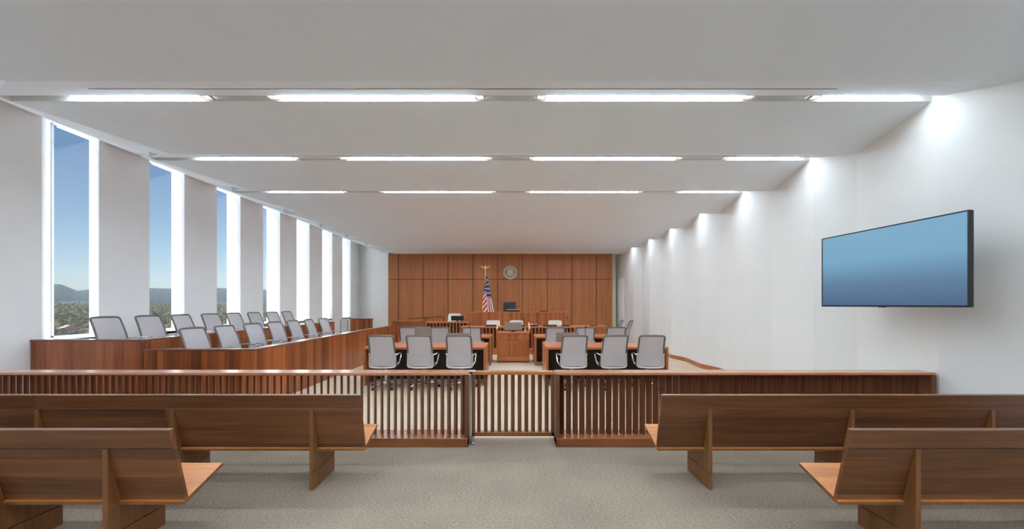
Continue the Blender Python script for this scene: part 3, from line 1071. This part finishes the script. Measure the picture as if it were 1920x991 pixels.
# ramp wall and handrail, left of the witness box
rw = thing('ramp_wall', 'low brown wood wall left of the witness box', 'wall panel')
MB().box(-4.47, -3.05, 14.5, 14.56, 0, .975).build('panel', BARB, rw)
MB().box(-4.48, -3.04, 14.48, 14.58, .975, 1.0).build('cap', DESKCAP, rw)
hr = thing('handrail', 'thin dark sloping handrail against the wood wall behind the witness box', 'handrail')
MB().tube([(-4.1, 15.3, 0.0), (-4.1, 15.3, 1.04), (-2.75, 15.3, 1.13), (-2.70, 15.3, 1.12), (-2.69, 15.3, 1.0), (-2.69, 15.3, 0)], .016, 8).build('rail', BLACK, hr, smooth=True)
MB().tube([(-3.4, 15.3, 0), (-3.4, 15.3, 1.08)], .013, 8).build('post', BLACK, hr)

# ------------------------------------------------------------------ seal on the wall
YS = YB - .002
sl = thing('wall_seal', 'round bronze eagle seal hanging on the wood wall above the judge bench', 'seal', (-.035, YS, EYE + 60.5 * YB / F))
RS = .305
MB().lathe([(RS, 0), (RS, -.03), (RS - .012, -.04)], (0, 0, 0), 48, 'Y').build('disc', BRONZE, sl)
MB().lathe([(RS * .79, -.04), (RS * .79, -.043)], (0, 0, 0), 48, 'Y').build('field', BRONZD, sl)
rg = MB()
for r in (RS - .012, RS * .79):
    rg.tube([(r * math.cos(a * PI / 24), -.042, r * math.sin(a * PI / 24)) for a in range(48)], .007, 6, closed=True)
rg.build('rim', BRONZL, sl, smooth=True)
eg = MB()
def pan(poly, y0=-.043, y1=-.058):
    eg.prism([(p[0] * RS, p[1] * RS) for p in poly], 'Y', y0, y1)
for s in (-1, 1):
    for q in range(5):      # wing feathers
        a0 = 1.05 + q * .16
        ln = .62 - .05 * q
        b0 = (s * (.12 + .02 * q), .10 - .08 * q)
        tip = (s * (abs(b0[0]) + ln * math.cos(a0 - .12 * q) * (.9 + .1 * q)), b0[1] + ln * math.sin(a0 - .32 * q))
        nx, nz2 = -(tip[1] - b0[1]), tip[0] - b0[0]
        l = math.hypot(nx, nz2)
        nx, nz2 = nx / l * .045, nz2 / l * .045
        pan([(b0[0] + nx, b0[1] + nz2), (tip[0] + nx * .6, tip[1] + nz2 * .6), (tip[0] - nx * .6, tip[1] - nz2 * .6), (b0[0] - nx, b0[1] - nz2)], -.043, -.052 - .001 * q)
    pan([(s * .08, -.26), (s * .34, -.38), (s * .40, -.33), (s * .12, -.2)])
    for q in range(3):
        eg.ball((s * (.36 + .05 * q) * RS, -.05, (-.42 + .09 * q) * RS), .018, 8, 5)
pan([(-.12, .16), (.12, .16), (.17, .02), (.12, -.18), (0, -.27), (-.12, -.18), (-.17, .02)], -.043, -.066)
pan([(-.06, -.26), (.06, -.26), (.15, -.5), (.0, -.56), (-.15, -.5)], -.043, -.056)
eg.ball((0, -.055, .24 * RS), .026, 10, 6)
pan([(-.06, .25), (-.15, .21), (-.06, .20)], -.05, -.06)
eg.build('eagle_relief', BRONZL, sl)
cl = MB()
cl.lathe([(.17 * RS, -.043), (.17 * RS, -.052)], (0, 0, .50 * RS), 20, 'Y')
for q in range(8):
    a = q * PI / 4
    cl.ball((.17 * RS * math.cos(a), -.05, (.50 + .17 * math.sin(a)) * RS), .014, 8, 5)
cl.build('star_cloud', BRONZL, sl)
st = MB()
st.lathe([(.09 * RS, -.052), (.09 * RS, -.055)], (0, 0, .50 * RS), 14, 'Y')
for q in range(-2, 3):
    st.box(q * .055 * RS - .003, q * .055 * RS + .003, -.068, -.066, -.17 * RS, .02 * RS)
st.build('shield_stripe', BRONZD, sl)
lt = MB()
for q in range(30):     # raised letter-like beads round the border
    a = q * 2 * PI / 30
    r = RS * .885
    c, s_ = math.cos(a), math.sin(a)
    lt.box(r * c - .007, r * c + .007, -.046, -.04, r * s_ - .010, r * s_ + .010)
lt.build('border_marks', BRONZL, sl)

# ------------------------------------------------------------------ flag
FY = 15.9
fl = thing('flag', 'furled red white and blue flag on a pole left of the wall seal', 'flag', (-1.06, FY, .45))
ZT = EYE + 73 * FY / F - .45
MB().lathe([(.20, 0), (.20, .03), (.06, .06), (.03, .12)], (0, 0, 0), 20).build('stand', GOLD, fl, smooth=True)
MB().tube([(0, 0, .08), (0, 0, ZT - .2)], .016, 10).build('pole', BEIGE, fl, smooth=True)
fi = MB()
fi.lathe([(.02, 0), (.035, .03), (.012, .06), (.03, .10), (.02, .14)], (0, 0, ZT - .22), 12)
fi.ball((0, 0, ZT - .05), .035, sc=(1, .8, 1.4))
fi.ball((-.01, -.02, ZT + .005), .02)
for s in (-1, 1):
    fi.prism([(s * .01, ZT - .06), (s * .19, ZT - .0), (s * .19, ZT - .03), (s * .10, ZT - .09), (s * .02, ZT - .1)], 'Y', -.01, .01)
fi.build('eagle_finial', GOLD, fl)
def flag_mat():
    m, nt, N, L, P = new_mat('flag_cloth')
    uv = N.new('ShaderNodeUVMap')
    sp = N.new('ShaderNodeSeparateXYZ')
    L.new(uv.outputs['UV'], sp.inputs[0])
    def M(op, a, b=None):
        n = N.new('ShaderNodeMath')
        n.operation = op
        for i, v in enumerate((a, b)):
            if v is None:
                continue
            if isinstance(v, (int, float)):
                n.inputs[i].default_value = v
            else:
                L.new(v, n.inputs[i])
        return n.outputs[0]
    u, v = sp.outputs[0], sp.outputs[1]
    stripe = M('MODULO', M('FLOOR', M('MULTIPLY', v, 13.0)), 2.0)
    mx = N.new('ShaderNodeMix')
    mx.data_type = 'RGBA'
    L.new(stripe, mx.inputs[0])
    mx.inputs[6].default_value = lin((190, 24, 44))
    mx.inputs[7].default_value = lin((236, 228, 216))
    can = M('MULTIPLY', M('LESS_THAN', u, 0.40), M('GREATER_THAN', v, 6.0 / 13))
    su = M('SUBTRACT', M('FRACT', M('MULTIPLY', u, 15.0)), .5)
    sv = M('SUBTRACT', M('FRACT', M('MULTIPLY', v, 16.7)), .5)
    d = M('ADD', M('MULTIPLY', su, su), M('MULTIPLY', sv, sv))
    star = M('LESS_THAN', d, .05)
    m2 = N.new('ShaderNodeMix')
    m2.data_type = 'RGBA'
    L.new(star, m2.inputs[0])
    m2.inputs[6].default_value = lin((40, 46, 92))
    m2.inputs[7].default_value = lin((230, 228, 224))
    m3 = N.new('ShaderNodeMix')
    m3.data_type = 'RGBA'
    L.new(can, m3.inputs[0])
    L.new(mx.outputs[2], m3.inputs[6])
    L.new(m2.outputs[2], m3.inputs[7])
    L.new(m3.outputs[2], P.inputs['Base Color'])
    P.inputs['Roughness'].default_value = .75
    P.inputs['Sheen Weight'].default_value = .3
    return m
# the cloth hangs as a cone of folds: flag coords (u along the fly, v up the hoist)
def flag_pt(a, h):
    """a 0..1 round the drape (left to right), h 0 top .. 1 bottom"""
    top, bot = ZT - .32, ZT - 2.25
    z = top + (bot - top) * h
    wd = .012 + .36 * h ** .85
    lft = -.42 if h < .72 else -.42 + .5 * (h - .72)
    x = .04 + wd * (lft + a * 1.0) * 1.55 + .05 * h
    if h < .2:
        x += 0
    y = -.05 - .10 * h * (.6 + .4 * math.sin(a * 4.5 * PI + .6))
    return Vector((x, y, z))
fm = MB()
na, nh = 40, 44
uvs, vs, fs = [], [], []
for i in range(nh + 1):
    h = i / nh
    for j in range(na + 1):
        a = j / na
        vs.append(flag_pt(a, h))
        # left lobe shows stripes running down-right across it, right lobe shows long stripes
        dn = h * 1.93
        if a < .42:
            q = a / .42
            u = .02 + .16 * q + .2 * h / .43 if h < .43 else .45
            v = (.60 + .35 * (1 - h / .43)) if h < .43 else (.999 - ((h - .43) * 1.35 + .18 * q) % .98)
        else:
            q = (a - .42) / .58
            lim = .53
            u = .38 * h / lim if h < lim else .41 + (h - lim)
            v = (.50 + .46 * q) if h < lim else .02 + .44 * q + .10 * (h - lim)
        uvs.append((u, min(.999, max(.001, v))))
W = na + 1
for i in range(nh):
    for j in range(na):
        a = i * W + j
        fs.append((a, a + 1, a + W + 1, a + W))
fm.add(vs, fs)
fm.uv = uvs
fo = fm.build('cloth', flag_mat(), fl, smooth=True)
sd = fo.modifiers.new('solid', 'SOLIDIFY')
sd.thickness = .004
fg = MB()
pts = [flag_pt(0, h) + Vector((-.008, -.012, 0)) for h in [.02 + .19 * i / 8 for i in range(9)]]
fg.tube(pts, .014, 6)
pts = [flag_pt(0, h) + Vector((-.008, -.012, 0)) for h in [.62 + .38 * i / 12 for i in range(13)]]
fg.tube(pts, [.018] * 13, 6)
pts = [flag_pt(a, 1.0) for a in [i / 20 for i in range(21)]]
fg.tube(pts, .02, 6)
fg.build('fringe', GOLDF, fl, smooth=True)
MB().tube([(0, -.03, ZT - .24), (.03, -.05, ZT - .33), (-.02, -.06, ZT - .45)], [.02, .025, .012], 6).build('cord', GOLDF, fl, smooth=True)

# ------------------------------------------------------------------ landscape beyond the windows
GZ = -24.0
gm = MB()
NX, NY = 40, 40
def ground_z(x, y):
    r = math.hypot(x, y)
    return GZ + max(0, r - 700) * .011
vs, fs = [], []
for i in range(NX + 1):
    for j in range(NY + 1):
        a = R(20 + 60 * i / NX)
        r = 60 * (3300 / 60) ** (j / NY)
        x, y = -r * math.sin(a), r * math.cos(a)
        vs.append((x, y, ground_z(x, y)))
for i in range(NX):
    for j in range(NY):
        a = i * (NY + 1) + j
        fs.append((a, a + 1, a + NY + 2, a + NY + 1))
gm.add(vs, fs)
struct('valley_ground', gm, GRASSM)
hm = MB()
vs, fs = [], []
NA, NR = 120, 14
def ridge(px):
    """height of the skyline above the eye, as seen along the window wall"""
    return 31 + 6 * math.exp(-((px - 112) / 26.0) ** 2) - 5 * math.exp(-((px - 145) / 18.0) ** 2) + 2 * math.sin(px * .021) + 1.2 * math.sin(px * .07 + 1)
for i in range(NA + 1):
    a = R(18 + 62 * i / NA)
    px = 958 - F * math.tan(a) if a < R(78) else -2400
    for j in range(NR + 1):
        q = j / NR
        r = 2600 + 2600 * q
        x, y = -r * math.sin(a), r * math.cos(a)
        rp = (5200 * math.cos(a)) / F
        top = EYE + ridge(px) * rp
        z0 = ground_z(x * 2600 / r, y * 2600 / r) - 1
        z = z0 + (top - z0) * (q ** .8) + 16 * noise.noise(Vector((x * .0022, y * .0022, 0))) * math.sin(PI * q)
        vs.append((x, y, z))
for i in range(NA):
    for j in range(NR):
        a = i * (NR + 1) + j
        fs.append((a, a + 1, a + NR + 2, a + NR + 1))
hm.add(vs, fs)
struct('daylight_reflector', MB().box(-22.0, -8.3, -8.0, 22.0, -.3, .0), plain('reflector_white', (222, 230, 240), .8))  # added slab outside, out of view, bounces sunlight up through the windows
struct('hills', hm, HILLM, smooth=True)

def tree_mesh(seed, conifer=False):
    rnd = random.Random(seed)
    m = MB()
    if conifer:
        for q in range(5):
            m.lathe([(3.0 - .5 * q, 1.5 + 2.2 * q), (.4, 5.0 + 2.2 * q)], (0, 0, 0), 9)
    else:
        for q in range(11):
            a, r = rnd.uniform(0, 2 * PI), rnd.uniform(0, 3.0)
            m.ball((r * math.cos(a), r * math.sin(a), rnd.uniform(3.5, 8.2)), rnd.uniform(1.6, 2.9), 9, 7, (1, 1, .85))
    out = []
    for p in m.v:
        v = Vector(p)
        n = noise.noise_vector(v * .9 + Vector((seed, 0, 0)))
        out.append(tuple(v + n * .75))
    m.v = out
    return m
protos = []
BARK = plain('tree_bark', (84, 70, 56), .9)
kinds = ['round-crowned olive green tree in the valley outside the windows', 'bushy green tree in the valley outside the windows', 'broad mixed-green tree in the valley outside the windows', 'dark pointed conifer in the valley outside the windows']
for s in range(4):
    m = tree_mesh(s * 13 + 2, s == 3)
    t = thing('tree', kinds[s], 'tree', (0, 0, 0), group=kinds[s].replace(' tree ', ' trees ').replace('conifer', 'conifers'))
    m.build('crown', LEAF, t, smooth=False)
    MB().lathe([(.35, 0), (.22, 4.5)], (0, 0, 0), 7).build('trunk', BARK, t)
    protos.append(t)
used = [False] * 4
# strips of valley that the glass really shows
bands = [(100, 174), (283, 329), (405, 431), (493, 506)]
cnt = 0
rnd = random.Random(5)
HOUSES = [(-1, 0)]
house_pts = []
def at(px, y_px):
    """a spot on the valley floor in the direction of an image point"""
    Y = (EYE - GZ) * F / (y_px - 571)
    return ((px - 958) * Y / F, Y)
for px, ypx in ((128, 627), (160, 629), (145, 618)):
    house_pts.append(at(px, ypx + 8))
for b0, b1 in bands:
    for ty in (641, 635, 629.5, 624.5, 620, 616, 612.5, 609.5, 607, 604.5, 602.5):
        step = 8 * (ty - 571) / 60
        px = b0 - 4 + rnd.uniform(0, step)
        while px < b1 + 3:
            x, y = at(px + rnd.uniform(-2, 2), ty + rnd.uniform(-2, 2))
            px += step * rnd.uniform(.8, 1.35)
            if any(math.hypot(x - hx, y - hy) < 9 for hx, hy in house_pts):
                continue
            kd = rnd.choice([0, 0, 1, 1, 2, 2, 2, 3])
            if not used[kd]:
                o = protos[kd]
                used[kd] = True
            else:
                o = copy_tree(protos[kd])
            o.location = (x, y, ground_z(x, y) - .6)
            sc_ = rnd.uniform(.75, 1.15)
            o.scale = (sc_, sc_, sc_ * rnd.uniform(.8, 1.1))
            o.rotation_euler = (0, 0, rnd.uniform(0, 6.28))
            cnt += 1
print('trees', cnt)
# the woods further out, a canopy nobody could count
wm = MB()
rnd = random.Random(9)
for q in range(5200):
    a = R(rnd.uniform(31, 53))
    r = 860 * (3000 / 860) ** (rnd.random() ** .8)
    x, y = -r * math.sin(a), r * math.cos(a)
    s = 4.5 + r / 500
    n0 = len(wm.v)
    wm.ball((x, y, ground_z(x, y) + 3.2), s, 6, 4, (1.15, 1.15, 1.25 * rnd.uniform(.7, 1.2)))
    for i in range(n0, len(wm.v)):
        p = Vector(wm.v[i])
        wm.v[i] = tuple(p + noise.noise_vector(p * .3) * s * .35)
o = wm.build('woodland', WOODL, None, recalc=False)
tag(o, 'distant continuous woodland canopy below the hills outside the windows', 'woodland', kind='stuff')
PINKR = plain('pink_roof', (150, 108, 100), .8)
TANW = plain('house_wall', (160, 150, 140), .8)
WH2 = plain('white_building', (225, 220, 210), .8)
def house(label, px, ypx, w, d, h, rh, roof, rz):
    x, y = at(px, ypx)
    t = thing('house', label, 'house', (x, y, ground_z(x, y)), rz, 'houses in the valley')
    MB().box(-w / 2, w / 2, -d / 2, d / 2, 0, h).build('wall', TANW, t)
    MB().prism([(-w / 2 - .5, h), (w / 2 + .5, h), (0, h + rh)], 'Y', -d / 2 - .5, d / 2 + .5).build('roof', roof, t)
    return t
house('pink-roofed house among trees seen through the nearest window, the larger one', 128, 633, 15, 10, 5.5, 4.5, PINKR, R(60))
house('pink-roofed house among trees seen through the nearest window, right beside the pane edge', 161, 634, 11, 8, 4, 3.5, PINKR, R(35))
house('small pale-walled house between the two pink-roofed houses', 146, 626, 8, 7, 4, 3, plain('grey_roof', (110, 104, 104), .8), R(20))
for lb, px, w in (('long white building on the skyline of woods, seen at the middle of the nearest window', 129, 60), ('long white building on the skyline of woods, at the far edge of the nearest window', 168, 60), ('long white building on the woods seen through the third window', 411, 60)):
    Y = 1500.0
    x = (px - 958) * Y / F
    t = thing('white_building', lb, 'building', (x, Y, EYE - 3), R(45), 'white buildings on the wooded skyline')
    t.location.z = EYE + 6
    MB().box(-w * .4, w * .4, -8, 8, -22, 7).build('wall', WH2, t)
    MB().box(-w * .42, w * .42, -9, 9, 7, 8).build('roof', WH2, t)

# thin blue air between the woods and the hills
hz, nt, N, L, P = new_mat('valley_air')
N.remove(P)
vs_ = N.new('ShaderNodeVolumeScatter')
vs_.inputs['Color'].default_value = (.55, .74, 1.0, 1)
vs_.inputs['Density'].default_value = 0.00005
L.new(vs_.outputs[0], N['Material Output'].inputs['Volume'])
pa = [R(22 + 54 * i / 12) for i in range(13)]
o = MB().prism([(-1100 * math.sin(a), 1100 * math.cos(a)) for a in pa] + [(-5600 * math.sin(a), 5600 * math.cos(a)) for a in reversed(pa)], 'Z', -40, 330).build('valley_haze', hz)
tag(o, 'thin blue haze in front of the distant hills outside the windows', 'haze', kind='stuff')

# ------------------------------------------------------------------ daylight
wd = bpy.data.worlds.new('sky')
S.world = wd
wd.use_nodes = True
N, L = wd.node_tree.nodes, wd.node_tree.links
bg = N['Background']
sky = N.new('ShaderNodeTexSky')
sky.sky_type = 'NISHITA'
sky.sun_disc = False
sky.sun_elevation = R(38)
sky.sun_rotation = R(200)
sky.altitude = 100
sky.air_density = 1.0
sky.dust_density = .6
sky.ozone_density = 4.0
L.new(sky.outputs[0], bg.inputs['Color'])
bg.inputs['Strength'].default_value = 0.094
sd = bpy.data.lights.new('sun', 'SUN')
sun = bpy.data.objects.new('sun', sd)
COL.objects.link(sun)
sd.energy = 11.0
sd.angle = R(.53)
sd.color = (1, .985, .97)
v = Vector((1.0, .35, -.8))
sun.rotation_euler = v.to_track_quat('-Z', 'Y').to_euler()
